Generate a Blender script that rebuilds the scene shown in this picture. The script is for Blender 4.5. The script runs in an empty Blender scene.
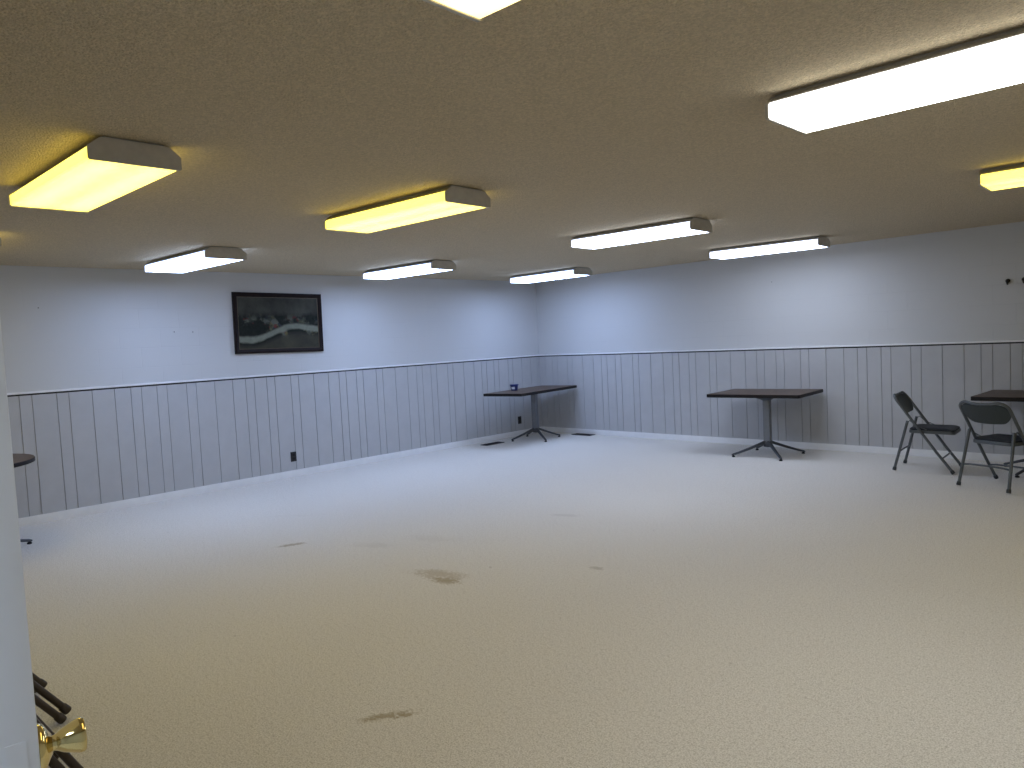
import bpy, bmesh, math, random
from mathutils import Vector, Matrix
random.seed(7)
PI = math.pi
C = bpy.context.scene.collection
scene = bpy.context.scene

# ------------------------------------------------------------------ camera, world, exposure
CAM_Z = 1.5093
cam_data = bpy.data.cameras.new('camera')
cam = bpy.data.objects.new('camera', cam_data)
C.objects.link(cam)
cam_data.sensor_fit = 'HORIZONTAL'
cam_data.sensor_width = 36.0
cam_data.lens = 743.55 / 1024 * 36.0
cam_data.clip_start = 0.02
yaw, pitch, roll = .7767, -.0584, -.0504
f0 = Vector((-math.sin(yaw), math.cos(yaw), 0)); r0 = Vector((math.cos(yaw), math.sin(yaw), 0)); u0 = Vector((0, 0, 1))
fw = f0 * math.cos(pitch) + u0 * math.sin(pitch)
up = u0 * math.cos(pitch) - f0 * math.sin(pitch)
rt = r0 * math.cos(roll) + up * math.sin(roll)
up2 = up * math.cos(roll) - r0 * math.sin(roll)
mw = Matrix((rt, up2, -fw)).transposed().to_4x4()
mw.translation = Vector((0, 0, CAM_Z))
cam.matrix_world = mw
scene.camera = cam

world = bpy.data.worlds.new('world')
scene.world = world
world.use_nodes = True
world.node_tree.nodes['Background'].inputs[0].default_value = (.5, .55, .6, 1)
world.node_tree.nodes['Background'].inputs[1].default_value = .02

vs = scene.view_settings
scene.display_settings.display_device = 'sRGB'
vs.view_transform = 'Standard'
vs.look = 'None'
vs.exposure = 0.2
vs.gamma = 1.0
vs.use_curve_mapping = False

# lamp light: colour and strength of the tubes behind each lens
LAMP = {   # colour, strength, share given off by the side faces
    'far': ((.44, .60, 1.0), 19.5, .25),
    'mid': ((.64, .75, 1.0), 14.2, .28),
    'amber': ((1.0, .80, .115), 3.3, .9),
    'near': ((.98, .99, .95), 10.2, .36),
    'edge': ((1.0, .78, .30), 3.2, .3),
    'hall': ((.60, .75, 1.0), 22.0, .3),  # added lamp out of view, brightens the door edge
}

# ------------------------------------------------------------------ material helpers
def new_mat(name):
    m = bpy.data.materials.new(name)
    m.use_nodes = True
    nt = m.node_tree
    b = nt.nodes['Principled BSDF']
    return m, nt, b

def N(nt, t, **kw):
    n = nt.nodes.new(t)
    for k, v in kw.items():
        setattr(n, k, v)
    return n

def setin(n, **kw):
    for k, v in kw.items():
        n.inputs[k.replace('_', ' ')].default_value = v

def noise(nt, vec, scale, detail=3, rough=.55):
    n = N(nt, 'ShaderNodeTexNoise')
    n.inputs['Scale'].default_value = scale
    n.inputs['Detail'].default_value = detail
    n.inputs['Roughness'].default_value = rough
    if vec is not None:
        nt.links.new(vec, n.inputs['Vector'])
    return n

def ramp(nt, fac, stops):
    r = N(nt, 'ShaderNodeValToRGB')
    e = r.color_ramp.elements
    while len(e) < len(stops):
        e.new(.5)
    for el, (p, c) in zip(e, stops):
        el.position = p
        el.color = (c, c, c, 1) if not isinstance(c, tuple) else (*c, 1)
    nt.links.new(fac, r.inputs['Fac'])
    return r

def mixc(nt, fac, a, b, mode='MIX'):
    m = N(nt, 'ShaderNodeMix', data_type='RGBA', blend_type=mode)
    for sock, v in ((m.inputs[0], fac), (m.inputs[6], a), (m.inputs[7], b)):
        if isinstance(v, bpy.types.NodeSocket):
            nt.links.new(v, sock)
        elif isinstance(v, tuple):
            sock.default_value = (*v, 1)
        else:
            sock.default_value = v
    return m.outputs[2]

def math_(nt, op, a, b=None, c=None):
    m = N(nt, 'ShaderNodeMath', operation=op)
    for i, v in enumerate((a, b, c)):
        if v is None:
            continue
        if isinstance(v, bpy.types.NodeSocket):
            nt.links.new(v, m.inputs[i])
        else:
            m.inputs[i].default_value = v
    return m.outputs[0]

def bump(nt, b, height, strength, dist=.01):
    n = N(nt, 'ShaderNodeBump')
    n.inputs['Strength'].default_value = strength
    n.inputs['Distance'].default_value = dist
    nt.links.new(height, n.inputs['Height'])
    nt.links.new(n.outputs['Normal'], b.inputs['Normal'])
    return n

def objco(nt):
    return N(nt, 'ShaderNodeTexCoord').outputs['Object']

def plain(name, col, rough=.5, metal=0.0, var=.06, scale=30.0, spec=.5):
    m, nt, b = new_mat(name)
    co = objco(nt)
    n = noise(nt, co, scale)
    r = ramp(nt, n.outputs['Fac'], [(.3, tuple(c * (1 - var) for c in col)), (.7, tuple(min(1, c * (1 + var)) for c in col))])
    nt.links.new(r.outputs['Color'], b.inputs['Base Color'])
    b.inputs['Roughness'].default_value = rough
    b.inputs['Metallic'].default_value = metal
    b.inputs['Specular IOR Level'].default_value = spec
    return m

# painted concrete block: faint horizontal courses
def wall_mat(name, axis):
    m, nt, b = new_mat(name)
    co = objco(nt)
    sep = N(nt, 'ShaderNodeSeparateXYZ'); nt.links.new(co, sep.inputs[0])
    comb = N(nt, 'ShaderNodeCombineXYZ')
    nt.links.new(sep.outputs[axis], comb.inputs[0]); nt.links.new(sep.outputs['Z'], comb.inputs[1])
    br = N(nt, 'ShaderNodeTexBrick')
    nt.links.new(comb.outputs[0], br.inputs['Vector'])
    br.offset = .5
    setin(br, Scale=1.0, Mortar_Size=.004, Mortar_Smooth=.9, Bias=0.0, Brick_Width=.4064, Row_Height=.2032)
    br.inputs['Color1'].default_value = (1, 1, 1, 1); br.inputs['Color2'].default_value = (1, 1, 1, 1); br.inputs['Mortar'].default_value = (0, 0, 0, 1)
    n1 = noise(nt, co, 1.3, 4); n2 = noise(nt, co, 60, 3)
    # joints are mostly filled with paint; they show only here and there
    vis = ramp(nt, n1.outputs['Fac'], [(.42, 0.0), (.62, 1.0)])
    joint = math_(nt, 'SUBTRACT', 1.0, br.outputs['Color'])
    jv = math_(nt, 'MULTIPLY', joint, vis.outputs['Color'])
    col = mixc(nt, math_(nt, 'MULTIPLY', jv, .16), (.60, .60, .595), (.38, .38, .375))
    nt.links.new(col, b.inputs['Base Color'])
    h = math_(nt, 'SUBTRACT', math_(nt, 'MULTIPLY', n2.outputs['Fac'], .25), jv)
    bump(nt, b, h, .35, .004)
    b.inputs['Roughness'].default_value = .55
    b.inputs['Specular IOR Level'].default_value = .3
    return m

def ceiling_mat():
    m, nt, b = new_mat('popcorn_ceiling')
    co = objco(nt)
    n1 = noise(nt, co, 85, 4, .75); n2 = noise(nt, co, 2.0, 3)
    v = N(nt, 'ShaderNodeTexVoronoi'); nt.links.new(co, v.inputs['Vector']); v.inputs['Scale'].default_value = 110
    h = math_(nt, 'SUBTRACT', n1.outputs['Fac'], math_(nt, 'MULTIPLY', v.outputs['Distance'], .8))
    c1 = mixc(nt, n2.outputs['Fac'], CEIL_A, CEIL_B)
    c2 = mixc(nt, ramp(nt, n1.outputs['Fac'], [(.40, .0), (.62, 1.0)]).outputs['Color'], tuple(c * .78 for c in CEIL_B), c1)
    nt.links.new(c2, b.inputs['Base Color'])
    bump(nt, b, h, .9, .012)
    b.inputs['Roughness'].default_value = .9
    b.inputs['Specular IOR Level'].default_value = .1
    return m
CEIL_A, CEIL_B = (.79, .66, .465), (.74, .615, .425)

def carpet_mat():
    m, nt, b = new_mat('beige_carpet')
    co = objco(nt)
    n1 = noise(nt, co, 150, 3, .8); n2 = noise(nt, co, 48, 4, .85); n3 = noise(nt, co, .9, 4)
    base = mixc(nt, n3.outputs['Fac'], (.85, .81, .75), (.92, .885, .825))
    fl = ramp(nt, n1.outputs['Fac'], [(.38, (.50, .47, .42)), (.56, (1.0, 1.0, 1.0))])
    col = mixc(nt, .75, base, fl.outputs['Color'], 'MULTIPLY')
    tuft = ramp(nt, n2.outputs['Fac'], [(.36, (.70, .68, .64)), (.50, (1, 1, 1))])
    col = mixc(nt, .55, col, tuft.outputs['Color'], 'MULTIPLY')
    sep = N(nt, 'ShaderNodeSeparateXYZ'); nt.links.new(co, sep.inputs[0])
    wob = noise(nt, co, 9, 5, .7)
    wob2 = noise(nt, co, 55, 4, .75)
    # stains: x, y, half length, half width, angle, strength, colour
    stains = [(-3.76, 3.05, .23, .10, 18, .58, (.42, .34, .22)), (-3.62, 2.99, .12, .07, 10, .8, (.38, .30, .18)),
              (-5.31, 2.84, .12, .045, 62, .75, (.36, .29, .18)), (-2.50, 1.70, .12, .035, 60, .75, (.36, .28, .16)),
              (-2.44, 1.76, .05, .02, 60, .7, (.36, .28, .16)), (-4.72, 3.22, .22, .08, 30, .22, (.48, .43, .35)),
              (-4.5, 3.6, .25, .10, 20, .15, (.48, .43, .35)), (-4.1, 4.75, .16, .05, 25, .18, (.25, .2, .15)),
              (-3.0, 3.75, .06, .03, 0, .35, (.25, .2, .13)), (-6.2, 3.4, .3, .05, 40, .12, (.48, .43, .35))]
    for sx, sy, la, lb, ang, st, sc in stains:
        t = math.radians(ang); c, s = math.cos(t), math.sin(t)
        dx = math_(nt, 'SUBTRACT', sep.outputs['X'], sx); dy = math_(nt, 'SUBTRACT', sep.outputs['Y'], sy)
        a = math_(nt, 'DIVIDE', math_(nt, 'ADD', math_(nt, 'MULTIPLY', dx, c), math_(nt, 'MULTIPLY', dy, s)), la)
        bb = math_(nt, 'DIVIDE', math_(nt, 'SUBTRACT', math_(nt, 'MULTIPLY', dy, c), math_(nt, 'MULTIPLY', dx, s)), lb)
        d = math_(nt, 'SQRT', math_(nt, 'ADD', math_(nt, 'MULTIPLY', a, a), math_(nt, 'MULTIPLY', bb, bb)))
        d = math_(nt, 'ADD', d, math_(nt, 'MULTIPLY', math_(nt, 'SUBTRACT', wob.outputs['Fac'], .5), 1.8))
        d = math_(nt, 'ADD', d, math_(nt, 'MULTIPLY', math_(nt, 'SUBTRACT', wob2.outputs['Fac'], .5), 2.8))
        mask = ramp(nt, d, [(.45, 1.0), (1.0, 0.0)])
        col = mixc(nt, math_(nt, 'MULTIPLY', mask.outputs['Color'], st), col, sc)
    # scattered dark flecks trodden into the pile
    v = N(nt, 'ShaderNodeTexVoronoi'); nt.links.new(co, v.inputs['Vector']); v.inputs['Scale'].default_value = 2.6
    fleck = ramp(nt, math_(nt, 'ADD', v.outputs['Distance'], math_(nt, 'MULTIPLY', wob2.outputs['Fac'], .06)), [(.045, 1.0), (.065, 0.0)])
    sepc = N(nt, 'ShaderNodeSeparateColor'); nt.links.new(v.outputs['Color'], sepc.inputs[0])
    some = math_(nt, 'GREATER_THAN', sepc.outputs[0], .62)
    col = mixc(nt, math_(nt, 'MULTIPLY', math_(nt, 'MULTIPLY', fleck.outputs['Color'], some), .5), col, (.2, .16, .1))
    nt.links.new(col, b.inputs['Base Color'])
    bump(nt, b, n1.outputs['Fac'], .35, .004)
    b.inputs['Roughness'].default_value = .95
    b.inputs['Specular IOR Level'].default_value = .08
    b.inputs['Sheen Weight'].default_value = .12
    return m

def tabletop_mat():
    m, nt, b = new_mat('walnut_laminate')
    co = objco(nt)
    mp = N(nt, 'ShaderNodeMapping'); nt.links.new(co, mp.inputs['Vector']); mp.inputs['Scale'].default_value = (12, 1.6, 12)
    n = noise(nt, mp.outputs['Vector'], 4, 5, .6)
    r = ramp(nt, n.outputs['Fac'], [(.3, (.06, .036, .024)), (.55, (.095, .06, .04)), (.75, (.125, .08, .055))])
    nt.links.new(r.outputs['Color'], b.inputs['Base Color'])
    b.inputs['Roughness'].default_value = .42
    b.inputs['Specular IOR Level'].default_value = .35
    return m

def lens_mat(kind):
    colr, strength, side = LAMP[kind]
    m, nt, b = new_mat('lamp_lens_' + kind)
    co = objco(nt)
    sep = N(nt, 'ShaderNodeSeparateXYZ'); nt.links.new(co, sep.inputs[0])
    # two tubes behind the prismatic lens: brighter along each tube, dimmer between them and at the ends
    y = math_(nt, 'ABSOLUTE', sep.outputs['Y'])
    d = math_(nt, 'DIVIDE', math_(nt, 'SUBTRACT', y, .10), .062)
    g = math_(nt, 'POWER', 2.718, math_(nt, 'MULTIPLY', math_(nt, 'MULTIPLY', d, d), -1.0))
    ax = math_(nt, 'ABSOLUTE', sep.outputs['X'])
    ends = ramp(nt, math_(nt, 'DIVIDE', ax, .61), [(.80, 1.0), (1.0, .72)])
    s = math_(nt, 'MULTIPLY', math_(nt, 'MULTIPLY_ADD', g, .42, .66), ends.outputs['Color'])
    n = noise(nt, co, 160, 2)
    s = math_(nt, 'MULTIPLY', s, math_(nt, 'MULTIPLY_ADD', n.outputs['Fac'], .12, .94))
    # the prismatic lens throws its light downwards: the side faces glow less
    tc = N(nt, 'ShaderNodeTexCoord'); sn = N(nt, 'ShaderNodeSeparateXYZ'); nt.links.new(tc.outputs['Normal'], sn.inputs[0])
    down = ramp(nt, math_(nt, 'MULTIPLY', sn.outputs['Z'], -1.0), [(.45, side), (.8, 1.0)])
    s = math_(nt, 'MULTIPLY', s, down.outputs['Color'])
    s = math_(nt, 'MULTIPLY', s, strength)
    b.inputs['Base Color'].default_value = (.8, .8, .78, 1)
    b.inputs['Roughness'].default_value = .35
    b.inputs['Emission Color'].default_value = (*colr, 1)
    nt.links.new(s, b.inputs['Emission Strength'])
    return m

def painting_mat():
    """a plain dusky landscape: dark trees over a pale field and a dim pond"""
    m, nt, b = new_mat('dusky_landscape_print')
    co = objco(nt)
    sep = N(nt, 'ShaderNodeSeparateXYZ'); nt.links.new(co, sep.inputs[0])
    u = math_(nt, 'DIVIDE', sep.outputs['Y'], 1.04); v = math_(nt, 'DIVIDE', sep.outputs['Z'], .61)   # -.5 .. .5
    n1 = noise(nt, co, 5, 6, .65); n2 = noise(nt, co, 22, 4, .6)
    vv = math_(nt, 'ADD', v, math_(nt, 'MULTIPLY', math_(nt, 'SUBTRACT', n1.outputs['Fac'], .5), .16))
    sky = mixc(nt, n1.outputs['Fac'], (.008, .009, .008), (.10, .10, .08))
    trees = mixc(nt, n2.outputs['Fac'], (.002, .003, .003), (.03, .034, .027))
    col = mixc(nt, ramp(nt, math_(nt, 'ADD', vv, .5), [(.62, 0.0), (.72, 1.0)]).outputs['Color'], trees, sky)
    vor = N(nt, 'ShaderNodeTexVoronoi'); nt.links.new(co, vor.inputs['Vector']); vor.inputs['Scale'].default_value = 20
    sv = N(nt, 'ShaderNodeSeparateColor'); nt.links.new(vor.outputs['Color'], sv.inputs[0])
    bushes = ramp(nt, sv.outputs[0], [(0.0, (.03, .035, .03)), (.3, (.17, .18, .14)), (.5, (.06, .07, .09)), (.65, (.20, .17, .07)), (.8, (.10, .13, .10)), (.93, (.20, .05, .04))]).outputs['Color']
    # scattered pale shrubs on the slopes
    bmask = math_(nt, 'MULTIPLY', ramp(nt, math_(nt, 'ADD', vv, .5), [(.20, 0.0), (.30, .7), (.56, .7), (.70, 0.0)]).outputs['Color'],
                  ramp(nt, n1.outputs['Fac'], [(.50, 0.0), (.60, 1.0)]).outputs['Color'])
    col = mixc(nt, bmask, col, bushes)
    # a pale stream winding down from the right to the lower left
    bend = math_(nt, 'MULTIPLY', math_(nt, 'SINE', math_(nt, 'MULTIPLY_ADD', u, 7.0, .6)), .07)
    v5 = math_(nt, 'SUBTRACT', math_(nt, 'ADD', math_(nt, 'ADD', v, .5), math_(nt, 'MULTIPLY', math_(nt, 'SUBTRACT', n1.outputs['Fac'], .5), .10)),
               math_(nt, 'ADD', bend, math_(nt, 'MULTIPLY', u, .22)))
    field = ramp(nt, v5, [(.25, 0.0), (.29, 1.0), (.36, 1.0), (.40, 0.0)]).outputs['Color']
    col = mixc(nt, field, col, mixc(nt, n2.outputs['Fac'], (.13, .145, .11), (.27, .28, .22)))
    pond = ramp(nt, v5, [(.0, .8), (.15, .8), (.24, 0.0)]).outputs['Color']
    col = mixc(nt, pond, col, mixc(nt, n1.outputs['Fac'], (.012, .016, .018), (.11, .10, .065)))
    nt.links.new(col, b.inputs['Base Color'])
    b.inputs['Roughness'].default_value = .6
    b.inputs['Specular IOR Level'].default_value = .1
    return m

M = {}
M['wall_y'] = wall_mat('painted_block_y', 'Y')
M['wall_x'] = wall_mat('painted_block_x', 'X')
M['ceiling'] = ceiling_mat()
M['carpet'] = carpet_mat()
M['panel'] = plain('grey_painted_panelling', (.49, .49, .495), .5, var=.03, scale=6, spec=.35)
M['trim'] = plain('white_trim_paint', (.86, .86, .86), .45, var=.03, scale=8)
M['door'] = plain('white_door_paint', (.76, .76, .76), .42, var=.03, scale=5)
M['brass'] = plain('polished_brass', (.74, .60, .27), .10, 1.0, var=.04)
M['top'] = tabletop_mat()
M['edge'] = plain('dark_table_edge', (.012, .009, .008), .5, spec=.2)
M['column'] = plain('grey_enamel_column', (.20, .21, .225), .35, .35, var=.05)
M['base'] = plain('grey_enamel_base', (.075, .08, .088), .4, .3, spec=.3)
M['rubber'] = plain('black_rubber', (.02, .02, .02), .7, spec=.2)
M['glide'] = plain('grey_rubber', (.06, .065, .07), .6, spec=.2)
M['steel'] = plain('grey_enamel_steel', (.11, .122, .13), .38, .25, spec=.4)
M['vinyl'] = plain('charcoal_vinyl', (.022, .026, .034), .5, var=.1, scale=80, spec=.25)
M['back'] = plain('grey_green_enamel', (.045, .055, .056), .45, .1, spec=.3)
M['brown_steel'] = plain('brown_enamel_steel', (.060, .047, .038), .42, .2, spec=.3)
M['outlet'] = plain('black_outlet_plastic_and_shade_line', (.008, .008, .009), .4)
M['register'] = plain('dark_register_metal', (.045, .042, .04), .55, .3)
M['frame'] = plain('dark_mahogany_frame', (.012, .006, .005), .45, var=.25, scale=18, spec=.12)
M['housing'] = plain('lamp_housing_enamel', (.42, .41, .39), .5)
M['cap'] = plain('lamp_end_plate_plastic', (.50, .47, .42), .5)
M['blue'] = plain('blue_plastic', (.02, .035, .17), .35)
M['white'] = plain('white_label', (.62, .66, .76), .6)
M['hook'] = plain('dark_iron', (.02, .018, .016), .5, .5)
M['picture'] = painting_mat()
for k in LAMP:
    M['lens_' + k] = lens_mat(k)

# ------------------------------------------------------------------ geometry helpers
class MB:
    def __init__(s):
        s.bm = bmesh.new()
    def quad(s, pts):
        vs_ = [s.bm.verts.new(p) for p in pts]
        return s.bm.faces.new(vs_)
    def box(s, lo, hi, bev=0.0, mat=None):
        b2 = bmesh.new()
        bmesh.ops.create_cube(b2, size=1)
        c = [(lo[i] + hi[i]) / 2 for i in range(3)]; d = [hi[i] - lo[i] for i in range(3)]
        for v in b2.verts:
            v.co = Vector((c[0] + v.co.x * d[0], c[1] + v.co.y * d[1], c[2] + v.co.z * d[2]))
        if bev:
            bmesh.ops.bevel(b2, geom=b2.edges[:], offset=bev, segments=2, profile=.7, affect='EDGES')
        s.merge(b2, mat)
        return s
    def merge(s, b2, mat=None):
        if mat is not None:
            bmesh.ops.transform(b2, matrix=mat, verts=b2.verts[:])
        me = bpy.data.meshes.new('tmp'); b2.to_mesh(me); b2.free()
        s.bm.from_mesh(me); bpy.data.meshes.remove(me)
    def loft(s, rings, cap=True, closed=True):
        R = [[s.bm.verts.new(p) for p in ring] for ring in rings]
        n = len(R[0])
        for a, b in zip(R[:-1], R[1:]):
            for i in range(n if closed else n - 1):
                j = (i + 1) % n
                s.bm.faces.new((a[i], a[j], b[j], b[i]))
        if cap:
            s.bm.faces.new(R[0][::-1]); s.bm.faces.new(R[-1])
        return s
    def tube(s, pts, r, seg=10, flat=1.0):
        pts = [Vector(p) for p in pts]
        rad = r if isinstance(r, (list, tuple)) else [r] * len(pts)
        rings = []
        t0 = (pts[1] - pts[0]).normalized()
        ref = Vector((0, 0, 1)) if abs(t0.z) < .9 else Vector((0, 1, 0))
        nrm = t0.cross(ref).normalized()
        for i, p in enumerate(pts):
            if i == 0: t = pts[1] - pts[0]
            elif i == len(pts) - 1: t = pts[-1] - pts[-2]
            else: t = (pts[i + 1] - p).normalized() + (p - pts[i - 1]).normalized()
            t.normalize()
            nrm = (nrm - t * nrm.dot(t)).normalized()
            bn = t.cross(nrm)
            rings.append([p + (nrm * math.cos(2 * PI * k / seg) + bn * math.sin(2 * PI * k / seg) * flat) * rad[i] for k in range(seg)])
        return s.loft(rings)
    def lathe(s, prof, seg=32, mat=None):
        """profile of (z, r) turned about z"""
        b = MB()
        b.loft([[Vector((r * math.cos(2 * PI * k / seg), r * math.sin(2 * PI * k / seg), z)) for k in range(seg)] for z, r in prof])
        s.merge(b.bm, mat)
        return s
    def build(s, name, mat, parent=None, smooth=True, loc=None):
        bmesh.ops.recalc_face_normals(s.bm, faces=s.bm.faces[:])
        me = bpy.data.meshes.new(name)
        s.bm.to_mesh(me); s.bm.free()
        me.materials.append(mat)
        if smooth:
            for p in me.polygons:
                p.use_smooth = True
            me.set_sharp_from_angle(angle=math.radians(38))
        o = bpy.data.objects.new(name, me)
        C.objects.link(o)
        if parent is not None:
            o.parent = parent
        if loc is not None:
            o.location = loc
        return o

def tag(o, label, cat, group=None, kind=None):
    if label: o['label'] = label
    if cat: o['category'] = cat
    if group: o['group'] = group
    if kind: o['kind'] = kind
    return o

def thing(name, label, cat, loc=(0, 0, 0), rz=0.0, group=None):
    o = bpy.data.objects.new(name, None)
    C.objects.link(o)
    o.empty_display_size = .1
    o.location = loc
    o.rotation_euler = (0, 0, rz)
    return tag(o, label, cat, group)

def struct(o, label=None, cat=None):
    o['kind'] = 'structure'
    if label: o['label'] = label
    if cat: o['category'] = cat
    return o

def copy_tree(o, parent=None):
    c = o.copy(); C.objects.link(c)
    if parent is not None:
        c.parent = parent
    for ch in list(o.children):
        copy_tree(ch, c)
    return c

def rrect(w, d, r, n=6):
    """outline of a rounded rectangle centred on the origin"""
    pts = []
    for cx, cy, a0 in ((w / 2 - r, d / 2 - r, 0), (-w / 2 + r, d / 2 - r, 90), (-w / 2 + r, -d / 2 + r, 180), (w / 2 - r, -d / 2 + r, 270)):
        for k in range(n + 1):
            a = math.radians(a0 + 90 * k / n)
            pts.append((cx + r * math.cos(a), cy + r * math.sin(a)))
    return pts

# ------------------------------------------------------------------ the room
XL, XR, YF, YN, H = -8.1818, .62, 8.9873, .22, 2.44
HX0, HY0 = -3.2, -2.3          # hall behind the camera
DOOR_L = -1.985                # left jamb of the wide doorway the camera stands in
DOOR_TOP = 2.16
WH, BH = 1.226, .08
CAP = 1.238

struct(MB().box((XL - .15, HY0 - .15, -.10), (XR + .15, YF + .15, 0)).build('floor', M['carpet'], smooth=False),
       'worn beige carpet with tan stains covering the whole room', 'floor')
struct(MB().box((XL - .15, HY0 - .15, H), (XR + .15, YF + .15, H + .10)).build('ceiling', M['ceiling'], smooth=False),
       'low textured tan ceiling carrying the fluorescent lamps', 'ceiling')
struct(MB().box((XL - .15, YN - .12, 0), (XL, YF + .15, H)).build('wall_left', M['wall_y'], smooth=False),
       'long white painted block wall with the framed picture', 'wall')
struct(MB().box((XL, YF, 0), (XR + .15, YF + .15, H)).build('wall_far', M['wall_x'], smooth=False),
       'white painted block wall behind the middle table and chairs', 'wall')
struct(MB().box((XR, HY0, 0), (XR + .15, YF, H)).build('wall_right', M['wall_y'], smooth=False), 'plain white side wall', 'wall')
nb = MB()
nb.box((XL, YN - .12, 0), (DOOR_L, YN, H))
nb.box((DOOR_L, YN - .12, DOOR_TOP), (XR, YN, H))
struct(nb.build('wall_near', M['wall_x'], smooth=False), 'white wall with the wide doorway', 'wall')
struct(MB().box((HX0 - .15, HY0, 0), (HX0, YN - .12, H)).build('wall_hall_left', M['wall_y'], smooth=False))
struct(MB().box((HX0, HY0 - .15, 0), (XR, HY0, H)).build('wall_hall_back', M['wall_x'], smooth=False))

# grooved panelling: planks of 4, 8, 4, 8, 8, 6, 4 and 6 inches, repeating
PAT = [v * .02588 for v in (4, 8, 4, 8, 8, 6, 4, 6)]
def grooves(lo, hi, start):
    per = sum(PAT)
    x = start - per * math.ceil((start - lo) / per)
    out = []; i = 0
    while x < hi:
        if x > lo + .01: out.append(x)
        x += PAT[i % 8]; i += 1
    return out

def panelling(name, axis, wallpos, sgn, lo, hi, start, label):
    """plank faces 10 mm proud of the wall, with square-cut grooves between them"""
    T, GW, GD = .012, .0075, .009
    prof = [(lo, T)]
    for g in grooves(lo, hi, start):
        prof += [(g - GW / 2, T), (g - GW / 2 + .001, T - GD), (g + GW / 2 - .001, T - GD), (g + GW / 2, T)]
    prof.append((hi, T))
    b = MB()
    def P(s_, t, z):
        return (wallpos + sgn * t, s_, z) if axis == 'y' else (s_, wallpos + sgn * t, z)
    bot = [b.bm.verts.new(P(s_, t, 0)) for s_, t in prof]
    top = [b.bm.verts.new(P(s_, t, WH)) for s_, t in prof]
    for i in range(len(prof) - 1):
        b.bm.faces.new((bot[i], bot[i + 1], top[i + 1], top[i]))
    wb = [b.bm.verts.new(P(s_, .0005, WH)) for s_ in (lo, hi)]
    b.bm.faces.new(top + [wb[1], wb[0]])
    return struct(b.build(name, M['panel'], smooth=False), label, 'wainscot')

panelling('trim_1', 'y', XL, 1, YN + .001, YF - .013, 1.724, 'grey grooved wainscot panelling below the framed picture')
panelling('trim_2', 'x', YF, -1, XL + .001, XR, -2.919, 'grey grooved wainscot panelling behind the middle table')

def strip(name, pts_lo, pts_hi, label):
    return struct(MB().box(pts_lo, pts_hi, .003).build(name, M['trim']), label, 'trim')
strip('trim_3', (XL, YN, CAP), (XL + .026, YF, CAP + .020), 'thin white cap rail along the wainscot under the picture')
strip('trim_4', (XL + .026, YF - .026, CAP), (XR, YF, CAP + .020), 'thin white cap rail along the wainscot behind the tables')
struct(MB().box((XL, YN, WH - .004), (XL + .0135, YF - .0135, CAP)).build('trim_shade_left', M['outlet'], smooth=False), 'dark strip painted as the shadow line under the cap rail of the picture wall', 'trim')  # dark strip puts the cap rail's shadow into colour
struct(MB().box((XL, YF - .0135, WH - .004), (XR, YF, CAP)).build('trim_shade_far', M['outlet'], smooth=False), 'dark strip painted as the shadow line under the cap rail behind the tables', 'trim')  # same painted shadow line along the far wall
strip('baseboard_left', (XL + .012, YN, 0), (XL + .026, YF - .012, BH), 'white baseboard below the picture wall')
strip('baseboard_far', (XL + .026, YF - .026, 0), (XR, YF - .012, BH), 'white baseboard behind the tables')
strip('baseboard_near', (XL + .026, YN, 0), (DOOR_L - .08, YN + .014, BH), None)
strip('trim_5', (DOOR_L - .09, YN, 0), (DOOR_L - .005, .372, DOOR_TOP), None)

# ------------------------------------------------------------------ ceiling lamps
LEN, WID = 1.22, .37
ZB = -.10                      # lens underside, measured down from the ceiling
def lamp_profile(grow=0.0, full=False):
    w = WID / 2 + grow
    low = [(w, ZB + .006 - grow), (w - .006, ZB - grow), (-w + .006, ZB - grow), (-w, ZB + .006 - grow)]
    if full:       # end plate: covers the lens and the sloping shoulders of the housing
        return [(-w + .05, -.008), (w - .05, -.008), (w, -.047)] + low + [(-w, -.047)]
    return [(-w + .014, -.038), (w - .014, -.038), (w, -.049)] + low + [(-w, -.049)]

def make_lamp(kind):
    root = thing('ceiling_lamp', None, 'lamp')
    L = LEN / 2 - .012
    w = WID / 2 - .002
    hp = [(-w + .06, 0), (w - .06, 0), (w - .058, -.010), (w - .014, -.034), (w - .014, -.0375), (-w + .014, -.0375), (-w + .014, -.034), (-w + .058, -.010)]
    MB().loft([[(x, y, z) for y, z in hp] for x in (-L, L)]).build('housing', M['housing'], root)
    pr = lamp_profile()
    ln = MB().loft([[(x, y, z) for y, z in pr] for x in (-L, -L * .5, 0, L * .5, L)])
    ln.build('lens', M['lens_' + kind], root)
    for sx in (-1, 1):
        pe = lamp_profile(.004, True)
        ln = MB().loft([[(sx * x, y, z) for y, z in pe] for x in (L, LEN / 2)])
        ln.build('end_plate', M['cap'], root)
    return root

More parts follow.
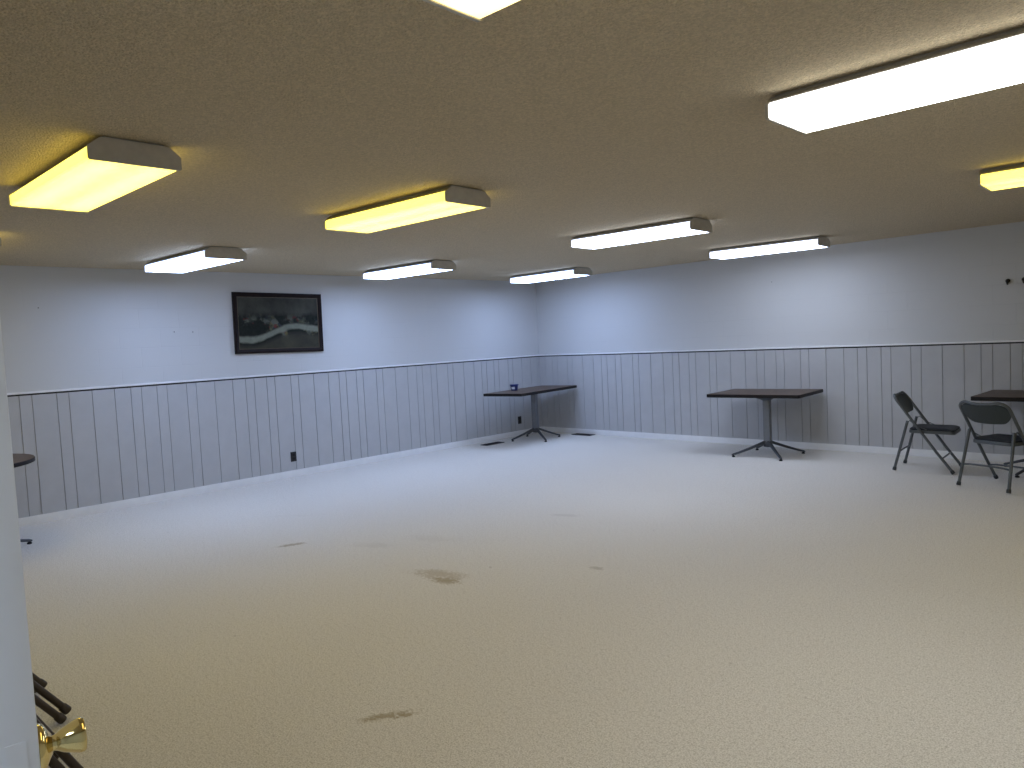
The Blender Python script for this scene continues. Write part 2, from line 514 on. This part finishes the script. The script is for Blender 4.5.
LAMPS = [  # x, y, rz deg, kind, label
    (-3.97, 1.20, 1.2, 'amber', 'yellow-lit fluorescent lamp above the left floor, largest of the yellow ones'),
    (-3.92, 3.05, 3.0, 'amber', 'yellow-lit fluorescent lamp in the middle of the ceiling'),
    (-6.93, 5.42, 3.0, 'far', 'white fluorescent lamp up and right of the framed picture'),
    (-6.86, 2.90, 3.0, 'far', 'white fluorescent lamp up and left of the framed picture'),
    (-3.80, 5.55, 3.0, 'mid', 'long white fluorescent lamp above the floor, left of the one by the far wall'),
    (-3.75, 7.96, 4.5, 'mid', 'white fluorescent lamp close to the far wall above the middle table'),
    (-6.90, 7.88, -1.0, 'far', 'small-looking white fluorescent lamp nearest the room corner'),
    (-.745, 3.08, 0.0, 'near', 'big bright white fluorescent lamp at the top right'),
    (-.58, 5.68, 2.0, 'amber', 'yellow-lit fluorescent lamp cut off by the right edge, below the big white one'),
    (-.80, 1.22, 2.0, 'edge', 'white fluorescent lamp cut off by the top edge'),
    (-6.72, 1.06, 2.0, 'amber', 'fluorescent lamp cut off by the left edge, only its end showing'),
]
protos = {}
for x, y, rz, kind, lab in LAMPS:
    if kind not in protos:
        protos[kind] = o = make_lamp(kind)
    else:
        o = copy_tree(protos[kind])
    o.location = (x, y, H - .001); o.rotation_euler = (0, 0, math.radians(rz))
    tag(o, lab, 'lamp', 'fluorescent ceiling lamps')
o = make_lamp('hall')  # extra lamp added behind the camera, unseen, to light the door edge
o.location = (-1.0, -1.1, H - .001)
tag(o, 'added unseen fluorescent lamp in the hall behind the doorway, lighting the door edge', 'lamp', 'fluorescent ceiling lamps')

# ------------------------------------------------------------------ tables
def foot_base(root, cx, cy, angs, R, hub=.135):
    """four-pronged pedestal base: sloping prongs from a hub, each with a glide"""
    hb = MB().lathe([(hub - .035, .030), (hub - .03, .05), (hub + .02, .052), (hub + .03, .046)], 20, Matrix.Translation((cx, cy, 0)))
    hb.build('hub', M['base'], root)
    for a in angs:
        c, s = math.cos(math.radians(a)), math.sin(math.radians(a))
        rot = Matrix.Translation((cx, cy, 0)) @ Matrix.Rotation(math.radians(a), 4, 'Z')
        b = MB()
        rings = []
        for t in (0, .15, .45, .8, .96, 1.0):
            x = .02 + (R - .02) * t
            z = (hub + .005) * (1 - t) ** 1.15 + .026
            w = .026 - .012 * t; h = .020 - .008 * t
            if t == 1.0: w *= .6; h *= .5
            rings.append([(x, math.cos(2 * PI * k / 10) * w, z + math.sin(2 * PI * k / 10) * h) for k in range(10)])
        b.loft(rings)
        bmesh.ops.transform(b.bm, matrix=rot, verts=b.bm.verts[:])
        leg = b.build('leg', M['base'], root)
        MB().lathe([(0, .018), (.004, .02), (.012, .018), (.02, .008)], 14, rot @ Matrix.Translation((R - .022, 0, 0))).build('foot_glide', M['rubber'], leg)

def make_table(label, cx, cy, lx, ly, deg, z, base, angs, R, group=None, hub=.135):
    root = thing('pedestal_table', label, 'table', (cx, cy, 0), math.radians(deg), group)
    out = rrect(lx - .006, ly - .006, .012, 4)
    b = MB()
    b.loft([[(x, y, zz) for x, y in out] for zz in (z - .0035, z)])
    b.build('tabletop', M['top'], root)
    out2 = rrect(lx, ly, .015, 4)
    b = MB()
    ring = [(.985, z - .041), (1, z - .038), (1, z - .006), (.997, z - .0036)]
    b.loft([[(x * k, y * k, zz) for x, y in out2] for k, zz in ring])
    b.build('edge_band', M['edge'], root)
    bx, by = base
    # spider plate under the top, tapering into the column
    MB().lathe([(z - .085, .058), (z - .074, .078), (z - .040, .175), (z - .0335, .175)], 4, Matrix.Translation((bx, by, 0)) @ Matrix.Rotation(math.radians(45), 4, 'Z')).build('mounting_plate', M['base'], root)
    MB().box((bx - .038, by - .038, hub + .02), (bx + .038, by + .038, z - .07), .006).build('column', M['column'], root)
    foot_base(root, bx, by, angs, R, hub)
    return root

make_table('dark walnut pedestal table pushed into the room corner', -7.58, 8.13, .67, 1.53, 9.0, .766, (-.03, .10), [325 + k * 90 for k in range(4)], .40, 'pedestal tables')
make_table('dark walnut pedestal table standing alone at the far wall', -4.093, 8.49, 1.115, .82, 4.0, .742, (.09, -.165), [40 + k * 90 for k in range(4)], .435, 'pedestal tables')
make_table('dark walnut pedestal table behind the two folding chairs', -1.275, 8.50, 1.12, .80, -1.5, .754, (-.03, .02), [66 + k * 90 for k in range(4)], .43, 'pedestal tables')

# round table half hidden by the door
def round_table(cx, cy, R, z):
    root = thing('round_table', 'round dark-edged table at the left wall, mostly hidden by the white door', 'table', (cx, cy, 0))
    n = 64
    circ = [(math.cos(2 * PI * k / n), math.sin(2 * PI * k / n)) for k in range(n)]
    MB().loft([[(x * (R - .004), y * (R - .004), zz) for x, y in circ] for zz in (z - .0035, z)]).build('tabletop', M['top'], root)
    MB().loft([[(x * r, y * r, zz) for x, y in circ] for r, zz in ((R - .01, z - .036), (R, z - .032), (R, z - .007), (R - .003, z - .0036))]).build('edge_band', M['edge'], root)
    MB().lathe([(z - .07, .05), (z - .036, .14), (z - .0335, .14)], 24).build('mounting_plate', M['base'], root)
    MB().lathe([(.15, .034), (.16, .036), (z - .07, .036), (z - .062, .03)], 24).build('column', M['column'], root)
    foot_base(root, 0, 0, [96 + k * 90 for k in range(4)], .555)
    return root
round_table(-7.25, .995, .60, .755)

# blue tub on the corner table
tub = thing('plastic_tub', 'small blue plastic tub on the corner table', 'tub', (-7.72, 7.90, .7662))
MB().lathe([(0, .046), (.004, .050), (.078, .060), (.080, .058), (.012, .046), (.010, .001)], 28).build('tub_body', M['blue'], tub)
MB().lathe([(.076, .0585), (.076, .066), (.088, .067), (.092, .064), (.0925, .002)], 28).build('lid', M['blue'], tub)
lb = MB()
n = 10; a0 = math.radians(-95)
lo_ = [(.0545 * math.cos(a0 + i * .11), .0545 * math.sin(a0 + i * .11), .022) for i in range(n)]
hi_ = [(.0590 * math.cos(a0 + i * .11), .0590 * math.sin(a0 + i * .11), .056) for i in range(n)]
lb.loft([lo_, hi_], cap=False, closed=False)
lb.build('label_band', M['white'], tub)

# ------------------------------------------------------------------ folding chairs
FOOT, TOPP = Vector((.26, 0, 0)), Vector((-.262, 0, .775))
UPD = (TOPP - FOOT).normalized(); UPL = (TOPP - FOOT).length
UPN = Vector((-UPD.z, 0, UPD.x))            # rearward normal of the back frame
HW = .222
def on_up(s, y, off=0.0):
    p = FOOT + UPD * s + UPN * off
    return Vector((p.x, y, p.z))

def backrest_mesh(w, h, s_top, place, cur=.030, th=.010):
    """curved panel: rounded lower corners, softly arched top"""
    nu, nv = 20, 10
    def pt(i, j, o):
        u = -1 + 2 * i / nu; v = j / nv
        au = abs(u)
        low = h * (.0 + .42 * max(0, (au - .55) / .45) ** 2.2)
        hi = h * (1 - .34 * max(0, (au - .62) / .38) ** 2.4)
        s = low + (hi - low) * v
        return place(s_top - h + s, u * w, cur * (1 - u * u) * 1.0 - .004 + o)
    b = MB()
    F = [[b.bm.verts.new(pt(i, j, 0)) for j in range(nv + 1)] for i in range(nu + 1)]
    B = [[b.bm.verts.new(pt(i, j, th)) for j in range(nv + 1)] for i in range(nu + 1)]
    for i in range(nu):
        for j in range(nv):
            b.bm.faces.new((F[i][j], F[i + 1][j], F[i + 1][j + 1], F[i][j + 1]))
            b.bm.faces.new((B[i][j], B[i][j + 1], B[i + 1][j + 1], B[i + 1][j]))
    for i in range(nu):
        b.bm.faces.new((F[i][0], B[i][0], B[i + 1][0], F[i + 1][0])); b.bm.faces.new((F[i][nv], F[i + 1][nv], B[i + 1][nv], B[i][nv]))
    for j in range(nv):
        b.bm.faces.new((F[0][j], F[0][j + 1], B[0][j + 1], B[0][j])); b.bm.faces.new((F[nu][j], B[nu][j], B[nu][j + 1], F[nu][j + 1]))
    return b

def make_chair():
    root = thing('folding_chair', None, 'chair')
    S0 = .53                      # where the back frame meets the seat hinge, along the upright
    r = .0135
    # back frame: inverted U above the hinge
    arch = [on_up(S0, HW)]
    rc = .075
    for k in range(7):
        a = PI / 2 * k / 6
        arch.append(on_up(UPL - rc + rc * math.sin(a), HW - rc + rc * math.cos(a)))
    mid = [on_up(UPL, y, .026 * (1 - (y / .15) ** 2)) for y in (.08, 0, -.08)]
    arch += mid
    arch += [Vector((p.x, -p.y, p.z)) for p in reversed(arch[:8])]
    MB().tube(arch, r, 12).build('back_frame', M['steel'], root)
    backrest_mesh(HW - .006, .205, UPL - .008, lambda s, y, o: on_up(s, y, o)).build('backrest', M['back'], root)
    def leg(pts, yy):
        b = MB().tube(pts, r, 12)
        lg = b.build('leg', M['steel'], root)
        p0, p1 = Vector(pts[0]), Vector(pts[1])
        d = (p1 - p0).normalized()
        q = p0 - d * .004
        MB().tube([q, q + d * .006, q + d * .030, q + d * .034], [.0165, .0185, .0175, .0145], 12).build('rubber_foot', M['glide'], lg)
        return lg
    lift = Vector((0, 0, .014))
    for sy in (1, -1):
        leg([on_up(0, sy * HW) + lift, on_up(.26, sy * HW), on_up(S0 + .002, sy * HW)], sy)
    RY = .200
    for sy in (1, -1):
        leg([(-.262, sy * .226, .014), (-.20, sy * .213, .262), (-.138, sy * RY, .515)], sy)
    # rear and front braces, bowed slightly
    MB().tube([(-.215, -.216, .20), (-.21, -.15, .207), (-.21, 0, .210), (-.21, .15, .207), (-.215, .216, .20)], .0085, 10).build('stretcher', M['steel'], root)
    fz = .18
    MB().tube([on_up(fz, -HW), on_up(fz, -.16, -.012), on_up(fz, 0, -.016), on_up(fz, .16, -.012), on_up(fz, HW)], .0085, 10).build('stretcher', M['steel'], root)
    # hinge brackets between rear legs and back frame
    for sy in (1, -1):
        b = MB()
        b.tube([(-.140, sy * (RY + .011), .495), (-.115, sy * (RY + .012), .520), (-.060, sy * (RY + .011), .470), (.03, sy * (RY + .011), .432)], .009, 8, .5)
        b.build('hinge_bracket', M['steel'], root)
    # seat: steel pan with a skirt and a padded cushion
    D, W = .405, .385
    out = rrect(D, W, .05, 6)
    def ring(k, z, dx=0.0):
        return [(x * k + .066 + dx, y * (1 - (1 - k) * 1.1), z + (0 if x < .1 else -.010 * ((x - .1) / .115) ** 2)) for x, y in out]
    seat = MB().loft([ring(.97, .390), ring(1.0, .394), ring(1.0, .416), ring(.985, .420)]).build('seat', M['steel'], root)
    MB().loft([ring(.95, .4205), ring(.975, .426), ring(.97, .436), ring(.90, .443), ring(.70, .447), ring(.3, .449)]).build('cushion', M['vinyl'], seat)
    return root

chair = make_chair()
chair.scale = (1.0, .98, .99)
chair.location = (-2.250, 8.225, 0); chair.rotation_euler = (0, 0, math.radians(4.0))
tag(chair, 'grey steel folding chair seen side-on, facing the table end', 'chair', 'open folding chairs')
c2 = copy_tree(chair)
cB = Vector((-1.60, 7.42)) + Vector((.364, .931)) * .26
c2.location = (cB.x, cB.y, 0); c2.rotation_euler = (0, 0, math.atan2(.931, .364))
tag(c2, 'grey steel folding chair seen from behind, tucked up to the table', 'chair', 'open folding chairs')

# folded chairs leaning on the near wall behind the door
def make_folded():
    root = thing('folded_chair', None, 'chair')
    st = M['brown_steel']; r = .014; w = .215; Lh = .93
    rc = .075
    arch = [Vector((w, 0, .52))]
    for k in range(7):
        a = PI / 2 * k / 6
        arch.append(Vector((w - rc + rc * math.cos(a), 0, Lh - rc + rc * math.sin(a))))
    arch += [Vector((-p.x, p.y, p.z)) for p in reversed(arch)]
    MB().tube(arch, r, 12).build('back_frame', st, root)
    backrest_mesh(w - .006, .2, Lh - .008, lambda s, x, o: Vector((x, -o, s)), .022).build('backrest', M['vinyl'], root)
    def leg(x, y, z1):
        lg = MB().tube([(x, y, .016), (x, y, z1)], r, 12).build('leg', st, root)
        MB().tube([(x, y, .0), (x, y, .006), (x, y, .034), (x, y, .038)], [.0165, .0185, .0175, .0145], 12).build('rubber_foot', M['brown_steel'], lg)
    for sx in (1, -1):
        leg(sx * w, 0, .522)
        leg(sx * (w - .03), .034, .60)
    MB().tube([(-w + .03, .034, .20), (0, .034, .21), (w - .03, .034, .20)], .0085, 10).build('stretcher', st, root)
    MB().tube([(-w, 0, .24), (0, 0, .25), (w, 0, .24)], .0085, 10).build('stretcher', st, root)
    out = rrect(.36, .40, .05, 6)
    seat = MB().loft([[(x * k, y_, z * k + .50) for x, z in out] for k, y_ in ((.97, .0), (1, .004), (1, .02), (.98, .024))]).build('seat', st, root)
    MB().loft([[(x * k, y_, z * k + .50) for x, z in out] for k, y_ in ((.95, .0), (.96, -.008), (.88, -.018), (.5, -.022))]).build('cushion', M['vinyl'], seat)
    return root

FOLDED = [  # x, foot y, label
    (-3.74, .80, 'brown folded chair leaning behind the white door, its leg tips beyond the brass knob'),
    (-3.00, .695, 'brown folded chair with its legs crossing behind the brass knob'),
]
fc = None
for x, fy, lab in FOLDED:
    fc = make_folded() if fc is None else copy_tree(fc)
    tilt = math.asin((fy - YN - .03) / .93)      # head rail resting on the near wall
    fc.location = (x, fy, .012); fc.rotation_euler = (tilt, 0, 0)
    tag(fc, lab, 'chair', 'folded chairs behind the door')

# ------------------------------------------------------------------ the half-open door leaf
TH = math.radians(3)
vdir = Vector((-.981, .1965, 0)); rdir = Vector((.1965, .981, 0))
nrm = rdir * math.cos(TH) + vdir * math.sin(TH)     # out of the knob face
edir = vdir * math.cos(TH) - rdir * math.sin(TH)    # from free edge to hinge
door = thing('door_leaf', 'white painted door seen edge-on at the left, with a brass knob', 'door', (-1.177, .2357, 0))
door.name = 'door_1'
door['kind'] = 'structure'
door.rotation_euler = (0, 0, math.atan2(edir.y, edir.x))   # local x runs to the hinge, local -y is out of the knob face
sy = -1 if (Matrix.Rotation(door.rotation_euler.z, 3, 'Z') @ Vector((0, -1, 0))).dot(nrm) > 0 else 1
DT = .052
lo_y, hi_y = (0, DT) if sy < 0 else (-DT, 0)
MB().box((0, lo_y, .012), (.80, hi_y, 2.03), .0025).build('door_slab', M['door'], door)
# knob on the hidden face
KZ = .971
kmat = Matrix.Translation((.030, 0, KZ)) @ Matrix.Rotation(math.radians(90) * (1 if sy < 0 else -1), 4, 'X')
kb = MB().lathe([(0, .0325), (.003, .0325), (.008, .030), (.013, .020), (.017, .0135)], 40, kmat).build('door_knob', M['brass'], door)
MB().lathe([(.013, .0115), (.019, .0105), (.023, .012), (.030, .0165), (.042, .0215), (.050, .0240), (.0545, .0242), (.0575, .0222), (.059, .017), (.058, .0)], 40, kmat).build('knob_head', M['brass'], kb)
MB().box((.0008 - .002, (lo_y + hi_y) / 2 - .0125, KZ - .028), (.0008, (lo_y + hi_y) / 2 + .0125, KZ + .028)).build('latch_plate', M['door'], door)

# ------------------------------------------------------------------ picture
PW, PH = 1.135, .705
pic = thing('framed_picture', 'dark wood framed dusky picture hanging on the white wall', 'picture', (XL, 4.425, 1.856))
pic.rotation_euler = (math.radians(-.9), 0, 0)
def frame_mesh():
    b = MB()
    out = [(-PW / 2, -PH / 2), (PW / 2, -PH / 2), (PW / 2, PH / 2), (-PW / 2, PH / 2)]
    prof = [(0, .002), (0, .030), (.006, .036), (.018, .037), (.030, .030), (.040, .028), (.050, .020), (.050, .010)]
    rings = []
    for ins, d in prof:
        rings.append([(d, y - math.copysign(ins, y), z - math.copysign(ins, z)) for y, z in out])
    b.loft(rings, cap=False)
    return b
frame_mesh().build('frame', M['frame'], pic)
MB().box((.006, -PW / 2 + .045, -PH / 2 + .045), (.014, PW / 2 - .045, PH / 2 - .045)).build('print', M['picture'], pic)
slip = MB()
for a, b_ in (((.010, -PW / 2 + .05, -PH / 2 + .05), (.020, PW / 2 - .05, -PH / 2 + .056)), ((.010, -PW / 2 + .05, PH / 2 - .056), (.020, PW / 2 - .05, PH / 2 - .05)),
              ((.010, -PW / 2 + .05, -PH / 2 + .056), (.020, -PW / 2 + .056, PH / 2 - .056)), ((.010, PW / 2 - .056, -PH / 2 + .056), (.020, PW / 2 - .05, PH / 2 - .056))):
    slip.box(a, b_)
slip.build('inner_slip', plain('worn_bronze_slip', (.10, .075, .045), .45, .4), pic)

# ------------------------------------------------------------------ outlets, floor registers, hooks, nails
def outlet(y, z, label):
    t = thing('wall_outlet', label, 'outlet', (XL + .012, y, z), 0, 'black wall outlets')
    MB().box((0, -.037, -.059), (.007, .037, .059), .003).build('cover_plate', M['outlet'], t)
    for dz in (.022, -.022):
        MB().lathe([(0, .0165), (.003, .0165), (.0034, .014)], 20, Matrix.Translation((.0065, 0, dz)) @ Matrix.Rotation(PI / 2, 4, 'Y')).build('socket', M['rubber'], t)
    return t
outlet(4.487, .243, 'black wall outlet on the grey panelling below the picture')
outlet(8.443, .244, 'black wall outlet on the panelling under the corner table')

def register(x, y, rz, label):
    t = thing('floor_register', label, 'floor register', (x, y, 0), rz, 'floor registers')
    b = MB()
    w, l = .14, .36
    b.box((-w / 2, -l / 2, .0005), (w / 2, -l / 2 + .022, .010), .002); b.box((-w / 2, l / 2 - .022, .0005), (w / 2, l / 2, .010), .002)
    b.box((-w / 2, -l / 2, .0005), (-w / 2 + .022, l / 2, .010), .002); b.box((w / 2 - .022, -l / 2, .0005), (w / 2, l / 2, .010), .002)
    b.build('register_frame', M['register'], t)
    g = MB()
    for k in range(13):
        yy = -l / 2 + .03 + k * (l - .06) / 12
        g.box((-w / 2 + .02, yy - .004, .001), (w / 2 - .02, yy + .004, .008))
    g.box((-w / 2 + .02, -l / 2 + .02, .0005), (w / 2 - .02, l / 2 - .02, .0015))
    g.build('grille', M['rubber'], t)
register(-7.885, 7.55, 0, 'dark floor register left of the corner table')
register(-7.245, 8.885, PI / 2, 'dark floor register along the far wall, right of the corner table')

def nail(x, y, z, axis, label):
    m = Matrix.Translation((x, y, z)) @ (Matrix.Rotation(PI / 2, 4, 'Y') if axis == 'y' else Matrix.Rotation(PI / 2, 4, 'X'))
    tag(MB().lathe([(0, .003), (.010, .002), (.010, .005), (.013, .004)], 12, m).build('wall_nail', M['hook']), label, 'nail', 'nails in the wall')
nail(XL, 3.392, 1.777, 'y', 'small dark nail in the white wall, right one of the pair left of the picture')
nail(XL, 3.194, 1.783, 'y', 'small dark nail in the white wall, left one of the pair left of the picture')
nail(XL, 1.947, 2.045, 'y', 'tiny dark nail high on the white wall at the far left')
nail(-4.19, YF, 2.075, 'x', 'tiny dark nail high on the white wall above the middle table')

def hook(x, z, label):
    t = thing('wall_hook', label, 'hook', (x, YF, z), 0, 'dark wall hooks')
    MB().lathe([(0, .022), (.006, .022), (.009, .018)], 18, Matrix.Rotation(PI / 2, 4, 'X')).build('rosette', M['hook'], t)
    MB().tube([(0, -.006, .004), (0, -.03, .012), (0, -.045, .002), (0, -.042, -.022), (0, -.022, -.034), (0, -.014, -.024)], [.008, .008, .009, .009, .008, .006], 10).build('hook_arm', M['hook'], t)
hook(-1.693, 1.860, 'small dark hook on the far wall above the folding chairs')
hook(-1.555, 1.862, 'small hook at the right edge of the far wall')
